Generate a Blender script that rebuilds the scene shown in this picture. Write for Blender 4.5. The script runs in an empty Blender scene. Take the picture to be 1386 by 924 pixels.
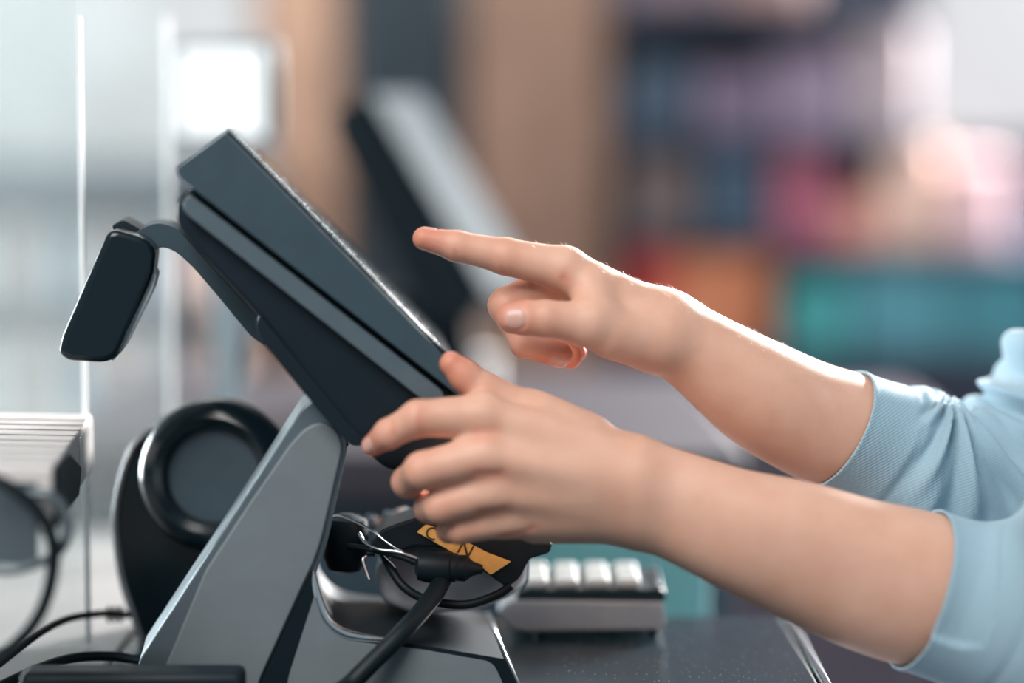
import bpy, bmesh, math, random
import numpy as np
from mathutils import Vector, Matrix
random.seed(7); rng = np.random.default_rng(7)
S = bpy.context.scene
COL = S.collection
R = math.radians

# ------------------------------------------------------------------ camera
PITCH = R(5.0); FOC = 85.0; FPX = 1386 * FOC / 36.0; DIST = 1.42
FOCUS = Vector((0, 0, 1.10))
FWD = Vector((0, math.cos(PITCH), -math.sin(PITCH))); UP = Vector((0, math.sin(PITCH), math.cos(PITCH)))
CAM = FOCUS - FWD * DIST
FLOOR = -0.15
cam = bpy.data.cameras.new('camera'); camo = bpy.data.objects.new('camera', cam); COL.objects.link(camo)
camo.location = CAM; camo.rotation_euler = (math.pi / 2 - PITCH, 0, 0)
cam.lens = FOC; cam.sensor_width = 36; cam.clip_start = .05; cam.clip_end = 60
cam.dof.use_dof = True; cam.dof.focus_distance = DIST; cam.dof.aperture_fstop = 1.35
S.camera = camo
# ------------------------------------------------------------------ world, lamps, exposure
w = bpy.data.worlds.new('world'); S.world = w; w.use_nodes = True
bg = w.node_tree.nodes['Background']; bg.inputs[0].default_value = (.60, .74, .84, 1); bg.inputs[1].default_value = .40
S.view_settings.view_transform = 'Standard'; S.view_settings.look = 'None'
S.view_settings.gamma = 1; S.view_settings.use_curve_mapping = False; S.view_settings.exposure = 0.0

def area(name, loc, target, size, power, col, sy=None):
    l = bpy.data.lights.new(name, 'AREA'); l.size = size; l.energy = power; l.color = col
    if sy: l.shape = 'RECTANGLE'; l.size_y = sy
    o = bpy.data.objects.new(name, l); COL.objects.link(o); o.location = loc
    o.rotation_euler = (Vector(target) - Vector(loc)).to_track_quat('-Z', 'Y').to_euler()
    return o
area('window_daylight', (1.75, 2.75, 1.95), (.15, 0, 1.08), .8, 640, (1, .97, .95))
area('shopfront_daylight', (-2.3, 2.1, 1.15), (0, 0, 1.05), 1.0, 165, (.92, .97, 1))
area('front_fill', (-.75, -1.55, 2.75), (0, 0, 1.0), 1.4, 72, (1, .95, .91))  # unseen lamp added as soft fill on the hands from the front
area('back_fill', (-.2, 2.2, 2.8), (0, 3.0, 0), 1.6, 28, (1, .93, .86))  # unseen lamp added as fill for the back of the room

# ------------------------------------------------------------------ helpers
def ray(px, py):
    return Vector(((px - 693) / FPX, 0, 0)) + UP * (-(py - 462) / FPX) + FWD
def at(px, py, Y):
    d = ray(px, py); return CAM + d * ((Y - CAM.y) / d.y)
def onplane(px, py, p0, n):
    d = ray(px, py); return CAM + d * ((p0 - CAM).dot(n) / d.dot(n))
def atz(px, py, z):
    d = ray(px, py); return CAM + d * ((z - CAM.z) / d.z)
def lin(c):
    if isinstance(c, str):
        c = [int(c[i:i + 2], 16) / 255 for i in (0, 2, 4)]
    return tuple((x / 12.92 if x <= .04045 else ((x + .055) / 1.055) ** 2.4) for x in c)
MATS = {}
def mat(name, col='808080', rough=.5, metal=0, spec=.5, coat=0, noise=.06, nscale=60, bump=0, bscale=400, emit=0, sheen=0, trans=0, sss=0, ior=1.45, ecol=None):
    if name in MATS: return MATS[name]
    m = bpy.data.materials.new(name); m.use_nodes = True; nt = m.node_tree; b = nt.nodes['Principled BSDF']
    c = lin(col)
    b.inputs['Roughness'].default_value = rough; b.inputs['Metallic'].default_value = metal
    b.inputs['Specular IOR Level'].default_value = spec; b.inputs['Coat Weight'].default_value = coat; b.inputs['Coat Roughness'].default_value = .08
    b.inputs['IOR'].default_value = ior
    if trans: b.inputs['Transmission Weight'].default_value = trans
    if sheen: b.inputs['Sheen Weight'].default_value = sheen; b.inputs['Sheen Roughness'].default_value = .4
    if sss: b.inputs['Subsurface Weight'].default_value = sss; b.inputs['Subsurface Radius'].default_value = (.01, .004, .002); b.inputs['Subsurface Scale'].default_value = 1
    tc = nt.nodes.new('ShaderNodeTexCoord')
    n = nt.nodes.new('ShaderNodeTexNoise'); n.inputs['Scale'].default_value = nscale; n.inputs['Detail'].default_value = 5
    nt.links.new(tc.outputs['Object'], n.inputs['Vector'])
    r = nt.nodes.new('ShaderNodeValToRGB')
    r.color_ramp.elements[0].position = .3; r.color_ramp.elements[1].position = .7
    r.color_ramp.elements[0].color = tuple(x * (1 - noise) for x in c) + (1,)
    r.color_ramp.elements[1].color = tuple(min(1, x * (1 + noise)) for x in c) + (1,)
    nt.links.new(n.outputs['Fac'], r.inputs['Fac']); nt.links.new(r.outputs['Color'], b.inputs['Base Color'])
    if bump:
        n2 = nt.nodes.new('ShaderNodeTexNoise'); n2.inputs['Scale'].default_value = bscale; n2.inputs['Detail'].default_value = 3
        nt.links.new(tc.outputs['Object'], n2.inputs['Vector'])
        bp = nt.nodes.new('ShaderNodeBump'); bp.inputs['Strength'].default_value = bump; bp.inputs['Distance'].default_value = .0006
        nt.links.new(n2.outputs['Fac'], bp.inputs['Height']); nt.links.new(bp.outputs['Normal'], b.inputs['Normal'])
    if emit:
        b.inputs['Emission Color'].default_value = (lin(ecol) if ecol else c) + (1,); b.inputs['Emission Strength'].default_value = emit
    MATS[name] = m; return m

def tag(o, label=None, cat=None, group=None, kind=None):
    if label: o['label'] = label
    if cat: o['category'] = cat
    if group: o['group'] = group
    if kind: o['kind'] = kind
    return o
def empty(name, loc=(0, 0, 0)):
    o = bpy.data.objects.new(name, None); COL.objects.link(o); o.location = loc; o.empty_display_size = .02; return o
def link(name, me, m, parent=None, smooth=True, bevel=0, bseg=3, angle=40):
    o = bpy.data.objects.new(name, me); COL.objects.link(o)
    if m is not None and not me.materials: me.materials.append(m)
    if smooth:
        me.polygons.foreach_set('use_smooth', [True] * len(me.polygons))
    if parent is not None:
        o.parent = parent; o.matrix_parent_inverse = Matrix.Translation(-parent.location) if parent.parent is None else Matrix.Identity(4)
        if parent.parent is not None:
            o.matrix_parent_inverse = (parent.parent and Matrix.Identity(4))
    if bevel:
        b = o.modifiers.new('bevel', 'BEVEL'); b.width = bevel; b.segments = bseg; b.limit_method = 'ANGLE'; b.angle_limit = R(30); b.harden_normals = False
    if smooth:
        try:
            me.set_sharp_from_angle(angle=R(angle))
        except Exception: pass
    return o
def mesh(name, verts, faces):
    me = bpy.data.meshes.new(name); me.from_pydata([tuple(v) for v in verts], [], faces); me.update()
    bm = bmesh.new(); bm.from_mesh(me); bmesh.ops.recalc_face_normals(bm, faces=bm.faces); bm.to_mesh(me); bm.free(); return me
def fillet(poly, r, seg=6):
    """poly: 2D points; r: radius or list"""
    out = []; n = len(poly)
    for i in range(n):
        p = Vector(poly[i]); a = Vector(poly[i - 1]); b = Vector(poly[(i + 1) % n])
        rr = r[i] if isinstance(r, (list, tuple)) else r
        u = (a - p); v = (b - p); lu, lv = u.length, v.length
        if rr <= 0 or lu < 1e-6 or lv < 1e-6: out.append(p); continue
        t = min(rr, lu * .48, lv * .48)
        p0 = p + u.normalized() * t; p1 = p + v.normalized() * t
        for k in range(seg + 1):
            s = k / seg; out.append(p0 * (1 - s) ** 2 + p * 2 * s * (1 - s) + p1 * s * s)
    return out
def prism_pts(name, near, vec, m, parent=None, bevel=.001, bseg=3, zmin=None, angle=40):
    """near: 3D outline; extruded along vec"""
    if zmin is not None: near = [Vector((p.x, p.y, max(p.z, zmin + .0003))) for p in near]
    far = [p + vec for p in near]; n = len(near)
    faces = [list(range(n)), list(range(2 * n - 1, n - 1, -1))] + [[i, (i + 1) % n, n + (i + 1) % n, n + i] for i in range(n)]
    return link(name, mesh(name, near + far, faces), m, parent, bevel=bevel, bseg=bseg, angle=angle)
def boxm(name, c, s, m, parent=None, bevel=.002, rot=None, bseg=2):
    vs = [Vector((sx * s[0] / 2, sy * s[1] / 2, sz * s[2] / 2)) for sx in (-1, 1) for sy in (-1, 1) for sz in (-1, 1)]
    if rot is not None: vs = [rot @ v for v in vs]
    vs = [v + Vector(c) for v in vs]
    fs = [(0, 1, 3, 2), (4, 6, 7, 5), (0, 4, 5, 1), (2, 3, 7, 6), (0, 2, 6, 4), (1, 5, 7, 3)]
    return link(name, mesh(name, vs, fs), m, parent, bevel=bevel, bseg=bseg)
def spline(pts, n=8):
    P = [Vector(p) for p in pts]; P = [P[0] * 2 - P[1]] + P + [P[-1] * 2 - P[-2]]; out = []
    for i in range(1, len(P) - 2):
        for k in range(n):
            t = k / n; a, b, c, d = P[i - 1], P[i], P[i + 1], P[i + 2]
            out.append(.5 * ((2 * b) + (c - a) * t + (2 * a - 5 * b + 4 * c - d) * t * t + (3 * b - a - 3 * c + d) * t ** 3))
    out.append(P[-2]); return out
def tube(name, pts, rad, m, parent=None, n=8, sides=10, smooth_path=True):
    path = spline(pts, n) if smooth_path else [Vector(p) for p in pts]
    N = len(path); rr = rad if callable(rad) else (lambda t: rad)
    verts = []; faces = []; nrm = None
    for i, p in enumerate(path):
        t = (path[min(i + 1, N - 1)] - path[max(i - 1, 0)]).normalized()
        if nrm is None: nrm = t.orthogonal().normalized()
        nrm = (nrm - t * nrm.dot(t)).normalized(); b = t.cross(nrm)
        r_ = rr(i / (N - 1))
        for k in range(sides):
            a = 2 * math.pi * k / sides; verts.append(p + (nrm * math.cos(a) + b * math.sin(a)) * r_)
    for i in range(N - 1):
        for k in range(sides):
            faces.append((i * sides + k, i * sides + (k + 1) % sides, (i + 1) * sides + (k + 1) % sides, (i + 1) * sides + k))
    faces.append(tuple(range(sides - 1, -1, -1))); faces.append(tuple((N - 1) * sides + k for k in range(sides)))
    return link(name, mesh(name, verts, faces), m, parent, angle=60)
def lathe(name, prof, c, axis, m, parent=None, sides=48, squash=None):
    """prof: (radius, along-axis) pairs"""
    axis = Vector(axis).normalized(); u = axis.orthogonal().normalized()
    if squash: u = (Vector(squash) - axis * Vector(squash).dot(axis)).normalized()
    v = axis.cross(u); verts = []; faces = []
    for r_, h in prof:
        for k in range(sides):
            a = 2 * math.pi * k / sides; verts.append(Vector(c) + axis * h + u * (r_ * math.cos(a)) + v * (r_ * math.sin(a)))
    for i in range(len(prof) - 1):
        for k in range(sides):
            faces.append((i * sides + k, i * sides + (k + 1) % sides, (i + 1) * sides + (k + 1) % sides, (i + 1) * sides + k))
    faces.append(tuple(range(sides - 1, -1, -1))); faces.append(tuple((len(prof) - 1) * sides + k for k in range(sides)))
    return link(name, mesh(name, verts, faces), m, parent, angle=35)

# ---- implicit surfaces for the person
class Field:
    def __init__(s, lo, hi, h):
        s.lo = np.array(lo, np.float32); s.h = h
        s.n = np.ceil((np.array(hi) - np.array(lo)) / h).astype(int) + 1
        s.ax = [s.lo[i] + h * np.arange(s.n[i], dtype=np.float32) for i in range(3)]
    def new(s): return np.full(tuple(s.n), 1.0, np.float32)
    def cap(s, F, a, b, ra, rb, k):
        """smooth-union a tapered capsule into F"""
        a = np.array(a, np.float32); b = np.array(b, np.float32); pad = max(ra, rb) + k + .012
        i0 = np.clip(((np.minimum(a, b) - pad - s.lo) / s.h).astype(int), 0, s.n - 1)
        i1 = np.clip(((np.maximum(a, b) + pad - s.lo) / s.h).astype(int) + 2, 1, s.n)
        if np.any(i1 <= i0): return
        sl = tuple(slice(i0[i], i1[i]) for i in range(3))
        X = s.ax[0][sl[0]][:, None, None]; Y = s.ax[1][sl[1]][None, :, None]; Z = s.ax[2][sl[2]][None, None, :]
        ba = b - a; L = float(ba @ ba) + 1e-12
        t = np.clip(((X - a[0]) * ba[0] + (Y - a[1]) * ba[1] + (Z - a[2]) * ba[2]) / L, 0, 1)
        d = np.sqrt((X - a[0] - t * ba[0]) ** 2 + (Y - a[1] - t * ba[1]) ** 2 + (Z - a[2] - t * ba[2]) ** 2) - (ra + (rb - ra) * t)
        s.blend(F, sl, d, k)
    def blend(s, F, sl, d, k):
        f = F[sl]
        if k <= 0: F[sl] = np.minimum(f, d); return
        hh = np.maximum(k - np.abs(f - d), 0) / k
        F[sl] = np.minimum(f, d) - hh * hh * k * .25
    def mesh(s, F, smooth=2):
        ins = F < 0; n = F.shape
        c = np.zeros((n[0] - 1, n[1] - 1, n[2] - 1), np.int8)
        for dx in (0, 1):
            for dy in (0, 1):
                for dz in (0, 1):
                    c += ins[dx:n[0] - 1 + dx, dy:n[1] - 1 + dy, dz:n[2] - 1 + dz]
        act = np.argwhere((c > 0) & (c < 8)); idx = np.full(c.shape, -1, np.int32); idx[tuple(act.T)] = np.arange(len(act))
        P = np.zeros((len(act), 3), np.float32); cnt = np.zeros(len(act), np.float32)
        cor = [(x, y, z) for x in (0, 1) for y in (0, 1) for z in (0, 1)]
        val = {q: F[act[:, 0] + q[0], act[:, 1] + q[1], act[:, 2] + q[2]] for q in cor}
        for q in cor:
            for ax in range(3):
                if q[ax]: continue
                q2 = list(q); q2[ax] = 1; q2 = tuple(q2); a = val[q]; b = val[q2]; m = (a < 0) != (b < 0)
                t = np.where(m, a / np.where(m, a - b, 1), 0)
                for j in range(3): P[:, j] += np.where(m, q[j] + (t if j == ax else 0), 0)
                cnt += m
        P = (act + P / cnt[:, None]) * s.h + s.lo
        faces = []
        for ax in range(3):
            u, v = [(1, 2), (2, 0), (0, 1)][ax]
            sl0 = [slice(None)] * 3; sl1 = [slice(None)] * 3; sl0[ax] = slice(0, -1); sl1[ax] = slice(1, None)
            A = ins[tuple(sl0)]; B = ins[tuple(sl1)]; e = np.argwhere(A != B)
            e = e[(e[:, u] > 0) & (e[:, v] > 0) & (e[:, u] < n[u] - 1) & (e[:, v] < n[v] - 1)]
            def cell(du, dv):
                q = e.copy(); q[:, u] += du; q[:, v] += dv; return idx[q[:, 0], q[:, 1], q[:, 2]]
            Q = np.stack([cell(-1, -1), cell(0, -1), cell(0, 0), cell(-1, 0)], 1)
            flip = ~A[tuple(e.T)]; Q[flip] = Q[flip][:, ::-1]; faces.append(Q)
        Q = np.concatenate(faces); Q = Q[(Q >= 0).all(1)]
        return relax(P.astype(np.float64), Q, smooth), Q
def relax(P, Q, it):
    E = np.concatenate([Q[:, [0, 1]], Q[:, [1, 2]], Q[:, [2, 3]], Q[:, [3, 0]]]); E = np.concatenate([E, E[:, ::-1]])
    n = len(P); deg = np.maximum(np.bincount(E[:, 0], minlength=n), 1)
    for k in range(it * 2):
        A = np.stack([np.bincount(E[:, 0], P[E[:, 1], j], minlength=n) for j in range(3)], 1) / deg[:, None]
        P = P + (A - P) * (.5 if k % 2 == 0 else -.52)
    return P
def vnormals(P, Q):
    nn = np.cross(P[Q[:, 2]] - P[Q[:, 0]], P[Q[:, 3]] - P[Q[:, 1]]); N = np.zeros_like(P)
    for j in range(3):
        for q in range(4): N[:, j] += np.bincount(Q[:, q], nn[:, j], minlength=len(P))
    return N / (np.linalg.norm(N, axis=1)[:, None] + 1e-12)
def npmesh(name, P, Q):
    me = bpy.data.meshes.new(name); nv, nf = len(P), len(Q)
    me.vertices.add(nv); me.vertices.foreach_set('co', P.astype(np.float32).ravel())
    me.loops.add(nf * 4); me.loops.foreach_set('vertex_index', Q.astype(np.int32).ravel())
    me.polygons.add(nf); me.polygons.foreach_set('loop_start', np.arange(0, nf * 4, 4, dtype=np.int32))
    me.polygons.foreach_set('use_smooth', np.ones(nf, bool)); me.update(calc_edges=True); me.validate(); return me

# ------------------------------------------------------------------ materials
M_black = mat('black_plastic', '122028', .5, spec=.3, bump=.15, bscale=900)
M_gloss = mat('glossy_black', '0d1c23', .2, spec=.45, noise=.03)
M_slate = mat('slate_plastic', '34464f', .5, spec=.4, bump=.2, bscale=1200)
M_shell = mat('shell_plastic', '0f1e26', .45, spec=.3, bump=.1, bscale=900)
M_grey = mat('grey_side_panel', '6d777c', .55, bump=.3, bscale=1500, noise=.04)
M_rim = mat('grey_metallic_rim', '6f7c83', .3, metal=.55)
M_silver = mat('silver_plastic', 'a9aeb3', .38, metal=.35)
M_chrome = mat('chrome', 'dfe6ea', .16, metal=1, noise=.02)
M_cable = mat('cable_rubber', '0c191f', .5, spec=.3)
M_white = mat('white_plastic', 'c3c0be', .5, noise=.03)
M_key = mat('key_pearl', 'b9bfbe', .3, noise=.02, spec=.6)
M_yellow = mat('yellow_label', 'e6bd6c', .6, noise=.08, nscale=200)
M_ink = mat('label_ink', '4a3a14', .7)

COUNTER_Z = 0.900
# ------------------------------------------------------------------ structure
def slab(name, x0, x1, y0, y1, z0, z1, m, parent=None, bevel=0):
    return boxm(name, ((x0 + x1) / 2, (y0 + y1) / 2, (z0 + z1) / 2), (x1 - x0, y1 - y0, z1 - z0), m, parent, bevel)
YB = 3.3
tag(slab('floor', -3, 3.2, -2.5, YB + .2, FLOOR - .05, FLOOR, mat('floor_vinyl', '76757c', .35, noise=.1, nscale=3)), kind='structure')
tag(slab('wall_back', -3, 3.2, YB, YB + .12, FLOOR, 3.0, mat('wall_paint', 'b2b4b6', .8, noise=.03)), kind='structure')

def px_box(name, x0, y0, x1, y1, Y, depth, m, parent=None, bevel=.004, zbot=None):
    a = at(x0, y0, Y); b = at(x1, y1, Y)
    z0 = b.z if zbot is None else zbot
    return slab(name, a.x, b.x, Y, Y + depth, z0, a.z, m, parent, bevel)

# ------------------------------------------------------------------ person
def PT(p): return tuple(at(*p[:3]))
MM = .001
def build_arm(lo, hi, h, palm, arm, fingers, nails, creases, extra=()):
    f = Field(lo, hi, h)
    F = f.new()
    full = tuple(slice(None) for _ in range(3))
    for chn in arm:                          # each bone line is a smooth tapering rod; the two melt together
        G = f.new(); pts = [Vector(PT(q)) for q in chn]; sp = spline(pts, 10); rs_ = [v.x - 1.0 for v in spline([Vector((q[3], 0, 0)) for q in chn], 10)]
        for a, b, ra, rb in zip(sp, sp[1:], rs_, rs_[1:]): f.cap(G, tuple(a), tuple(b), ra * MM, rb * MM, .004)
        f.blend(F, full, G, .016); del G
    G = f.new()
    for (a, b, ra, rb) in palm: f.cap(G, PT(a), PT(b), ra * MM, rb * MM, .009)
    f.blend(F, full, G, .014); del G
    for ch in fingers:                       # webbing: first phalanx melts into the palm
        (p0, r0), (p1, r1) = ch[0], ch[1]; f.cap(F, PT(p0), PT(p1), r0 * MM, r1 * MM, .006)
    for ch in fingers:
        G = f.new()
        for (p0, r0), (p1, r1) in zip(ch, ch[1:]): f.cap(G, PT(p0), PT(p1), r0 * MM, r1 * MM, .0035)
        f.blend(F, full, G, .0008); del G
    P, Q = f.mesh(F, 3)
    N = vnormals(P, Q); red = np.zeros(len(P)); nail = np.zeros(len(P))
    for ch in fingers:
        tip = np.array(PT(ch[-1][0])); d = np.linalg.norm(P - tip, axis=1); red = np.maximum(red, np.exp(-(d / .017) ** 2))
        for (p, r_) in ch[1:-1]:
            d = np.linalg.norm(P - np.array(PT(p)), axis=1); red = np.maximum(red, .55 * np.exp(-(d / .013) ** 2))
    disp = np.zeros(len(P))
    for (c, nv, av, hl, hw) in nails:
        c = np.array(c); nv = np.array(nv, float); nv /= np.linalg.norm(nv); av = np.array(av, float); av -= nv * (av @ nv); av /= np.linalg.norm(av); sv = np.cross(nv, av)
        q = P - c; u = q @ av / (hl * MM); v = q @ sv / (hw * MM); hgt = q @ nv
        ok = (np.abs(hgt) < .009) & (N @ nv > .1)
        uu = np.where(u > 0, u / 1.0, u); rho = (np.abs(uu) ** 2.6 + np.abs(v) ** 2.6) ** (1 / 2.6)
        nail = np.maximum(nail, np.where(ok, np.clip((1.04 - rho) / .10, 0, 1), 0))
        back = np.where(u > .75, .3, 1.0)
        disp -= np.where(ok, .00055 * back * np.exp(-((rho - 1.02) / .13) ** 2), 0)
        disp += np.where(ok & (rho < .95), .00012, 0)
        red = np.where(ok & (rho < 1), .25, red)
    for (pts, depth, wid) in creases:
        pts = [np.array(PT(p)) for p in pts]; d = np.full(len(P), 9.)
        for a, b in zip(pts, pts[1:]):
            t = np.clip((P - a) @ (b - a) / ((b - a) @ (b - a)), 0, 1); d = np.minimum(d, np.linalg.norm(P - a - t[:, None] * (b - a), axis=1))
        e = np.exp(-(d / (wid * MM)) ** 2); disp -= depth * MM * e; red = np.maximum(red, .6 * np.exp(-(d / (2.2 * wid * MM)) ** 2))
    P = P + N * disp[:, None]
    return P, Q, red, nail

# right arm: the pointing hand, in focus
RY = 0.0
r_arm = [[(898, 446, -.002, 19), (950, 478, .003, 22), (1030, 534, .012, 29.5), (1095, 567, .022, 30.5), (1150, 588, .033, 32), (1210, 618, .046, 30), (1390, 700, .08, 35)],
         [(898, 446, .014, 18.5), (950, 480, .018, 21), (1030, 533, .026, 26.5), (1095, 568, .032, 29.5), (1150, 589, .038, 30.5), (1210, 618, .050, 29), (1390, 704, .085, 34)]]
r_palm = [((893, 437, -.002), (764, 364, -.008), 17, 12.3), ((895, 437, .012), (770, 367, .013), 17, 12.3),
          ((900, 444, .026), (784, 378, .032), 16, 12), ((900, 450, .036), (803, 392, .048), 14.5, 10.5),
          ((886, 458, -.010), (797, 438, -.028), 16, 12.3), ((872, 468, -.012), (826, 456, -.022), 13, 12),
          ((880, 474, .03), (815, 440, .035), 13, 11),
          ((800, 392, -.014), (806, 424, -.024), 11, 11)]
r_fing = [
    [((764, 364, -.008), 12.6), ((684, 347, -.012), 10.4), ((618, 333, -.014), 8.6), ((574, 322.5, -.0155), 6.7)],
    [((772, 374, .013), 12.2), ((685, 413, .003), 10.3), ((711, 463, -.002), 8.8), ((757, 480, -.004), 7.8)],
    [((786, 384, .032), 11.8), ((704, 424, .024), 9.8), ((732, 468, .018), 8.2), ((772, 483, .015), 7.2)],
    [((804, 398, .048), 10.2), ((734, 436, .044), 8.4), ((752, 466, .038), 7.2), ((780, 476, .033), 6.2)],
    [((797, 438, -.028), 12.3), ((738, 431, -.035), 10.2), ((712, 430, -.036), 9.6), ((694, 430.5, -.036), 8.9)],
]
r_nails = [
    (PT((697, 430.5, -.0455)), (.05, -1, .10), (-1, 0, .02), 6.0, 6.6),
    (np.array(PT((752, 479, -.005))) + np.array((.001, -.004, -.007)), (-.15, -.55, -1), (.9, 0, -.38), 5.4, 5.0),
    (np.array(PT((580, 324, -.0155))) + np.array((0, .004, .006)), (-.15, .7, .9), (-1, 0, .22), 5.5, 5.0),
]
r_creases = [
    ([(741, 411, -.047), (744, 430, -.048), (741, 450, -.047)], .35, 1.3), ([(733, 412, -.047), (735, 430, -.048), (733, 449, -.047)], .25, 1.2),
    ([(749, 418, -.047), (751, 431, -.048), (749, 446, -.047)], .22, 1.2),
    ([(845, 500, -.03), (872, 494, -.03)], .3, 2.2),
    ([(680, 372, -.02), (677, 358, -.025), (672, 345, -.026)], .5, 1.6), ([(618, 352, -.018), (616, 340, -.024)], .25, 1.4),
    ([(764, 372, -.02), (764, 404, -.028)], .4, 1.6)]
lo = at(545, 470, 0); hi = at(1400, 462, 0)
P1, Q1, red1, nl1 = build_arm((lo.x, -.062, at(600, 820, .08).z), (.31, .14, at(700, 290, -.02).z), .00095, r_palm, r_arm, r_fing, r_nails, r_creases)

# left arm: steadying the display, nearer the camera
LS = .036                                         # shift of the whole hand in depth
def L(p): return (p[0], p[1], p[2] + LS)
l_arm = [[(868, 643, -.092, 19), (930, 664, -.096, 20), (1000, 691, -.10, 22.5), (1080, 716, -.10, 26.5), (1170, 749, -.098, 30), (1256, 779, -.095, 34.5), (1330, 805, -.096, 31), (1452, 850, -.10, 37)],
         [(868, 690, -.09, 18.5), (930, 712, -.094, 21.5), (1000, 739, -.098, 25), (1080, 769, -.096, 28.5), (1170, 803, -.094, 31.5), (1250, 824, -.092, 33), (1330, 845, -.092, 30), (1440, 880, -.09, 35)]]
l_palm = [((852, 630, -.098), (652, 563, -.100), 14.5, 12.2), ((854, 652, -.103), (656, 617, -.107), 14.5, 12.2),
          ((856, 678, -.1), (668, 664, -.104), 14.5, 11.6), ((858, 700, -.095), (686, 702, -.097), 14, 10.2),
          ((845, 702, -.084), (725, 712, -.088), 13.5, 9.5),
          ((842, 618, -.085), (717, 557, -.077), 13.5, 12), ((792, 592, -.085), (735, 566, -.085), 13, 12.5)]
l_fing = [
    [((652, 563, -.100), 12.3), ((566, 566, -.105), 10.0), ((526, 587, -.101), 8.2), ((504, 603, -.094), 6.3)],
    [((656, 617, -.107), 12.3), ((572, 637, -.112), 10.4), ((552, 652, -.094), 8.8), ((566, 650, -.078), 7.5)],
    [((668, 664, -.104), 11.6), ((597, 685, -.107), 9.9), ((582, 687, -.088), 8.6), ((592, 688, -.072), 7.2)],
    [((686, 702, -.097), 10.0), ((622, 717, -.1), 7.6), ((608, 718, -.086), 6.7), ((618, 718, -.070), 6.0)],
    [((717, 560, -.079), 11.8), ((656, 530, -.083), 10.6), ((628, 507, -.085), 8.6), ((611, 492, -.086), 7.0)],
]
fixL = lambda seg: tuple(L(q) if isinstance(q, tuple) else q for q in seg)
l_arm = [[(q[0], q[1], q[2] + LS, q[3]) for q in ch] for ch in l_arm]; l_palm = [fixL(s_) for s_ in l_palm]; l_fing = [[(L(p), r_) for p, r_ in ch] for ch in l_fing]
l_nails = [(np.array(PT(L((505, 601, -.094)))) + np.array((-.003, -.005, .0)), (-.6, -1, .1), (-.8, .3, -.55), 4.2, 4.6)]
l_creases = [([L((572, 546, -.115)), L((568, 566, -.116)), L((570, 588, -.113))], .25, 1.8), ([L((530, 570, -.11)), L((532, 588, -.111))], .2, 1.5),
             ([L((645, 588, -.114)), L((668, 586, -.116))], .5, 2.5), ([L((645, 641, -.118)), L((676, 640, -.117))], .5, 2.5), ([L((650, 690, -.112)), L((682, 688, -.112))], .5, 2.5),
             ([L((680, 726, -.105)), L((706, 724, -.107)), L((722, 716, -.108))], .5, 2.0)]
P2, Q2, red2, nl2 = build_arm((at(478, 600, -.06).x, -.115, at(1200, 985, -.06).z), (.315, .0, at(600, 462, -.04).z), .001, l_palm, l_arm, l_fing, l_nails, l_creases)

# neck and head, out of the frame above the sleeves
fh = Field((.24, -.16, 1.10), (.60, .14, 1.58), .005); H = fh.new()
SH = Vector((.44, -.01, 1.16))
fh.cap(H, (.455, -.01, 1.12), (.435, -.01, 1.30), .056, .052, .03)
fh.cap(H, (.425, -.01, 1.39), (.42, -.01, 1.44), .072, .080, .03); fh.cap(H, (.40, -.01, 1.345), (.385, -.01, 1.335), .050, .030, .03)
fh.cap(H, (.345, -.01, 1.405), (.330, -.01, 1.372), .008, .012, .012)             # nose
fh.cap(H, (.352, -.03, 1.350), (.352, .01, 1.350), .006, .006, .012)              # lips
for s_ in (-1, 1): fh.cap(H, (.435, -.01 + s_ * .078, 1.415), (.430, -.01 + s_ * .078, 1.375), .013, .008, .006)   # ears
P3, Q3 = fh.mesh(H, 2)

person = tag(empty('person', (.5, -.01, FLOOR)), 'person in a light blue knit sweater steadying the tilted till display and pointing at it', 'person')
P = np.concatenate([P1, P2, P3]); Q = np.concatenate([Q1, Q2 + len(P1), Q3 + len(P1) + len(P2)])
me = npmesh('body', P, Q)
pad = np.zeros(len(P3))
for nm, arr in (('red', np.concatenate([red1, red2, pad])), ('nail', np.concatenate([nl1, nl2, pad]))):
    a = me.attributes.new(nm, 'FLOAT', 'POINT'); a.data.foreach_set('value', arr.astype(np.float32))
sk = bpy.data.materials.new('skin'); sk.use_nodes = True; nt = sk.node_tree; b = nt.nodes['Principled BSDF']
def node(t, **kw):
    n_ = nt.nodes.new(t)
    for k_, v_ in kw.items(): n_.inputs[k_].default_value = v_
    return n_
tc = node('ShaderNodeTexCoord')
n1 = node('ShaderNodeTexNoise', Scale=55., Detail=4.); nt.links.new(tc.outputs['Object'], n1.inputs['Vector'])
cr = node('ShaderNodeValToRGB'); cr.color_ramp.elements[0].position = .3; cr.color_ramp.elements[1].position = .72
cr.color_ramp.elements[0].color = lin('d0a18a') + (1,); cr.color_ramp.elements[1].color = lin('d7ac97') + (1,)
nt.links.new(n1.outputs['Fac'], cr.inputs['Fac'])
def mixc(fac, c1, c2):
    m_ = nt.nodes.new('ShaderNodeMix'); m_.data_type = 'RGBA'
    if hasattr(fac, 'links'): nt.links.new(fac, m_.inputs[0])
    else: m_.inputs[0].default_value = fac
    nt.links.new(c1, m_.inputs[6])
    if isinstance(c2, tuple): m_.inputs[7].default_value = c2
    else: nt.links.new(c2, m_.inputs[7])
    return m_.outputs[2]
ar = node('ShaderNodeAttribute'); ar.attribute_name = 'red'; an = node('ShaderNodeAttribute'); an.attribute_name = 'nail'
c_ = mixc(ar.outputs['Fac'], cr.outputs['Color'], lin('c97f68') + (1,))
c_ = mixc(an.outputs['Fac'], c_, lin('c99f93') + (1,))
n3 = node('ShaderNodeTexVoronoi', Scale=15.); nt.links.new(tc.outputs['Object'], n3.inputs['Vector'])      # a few moles
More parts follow.
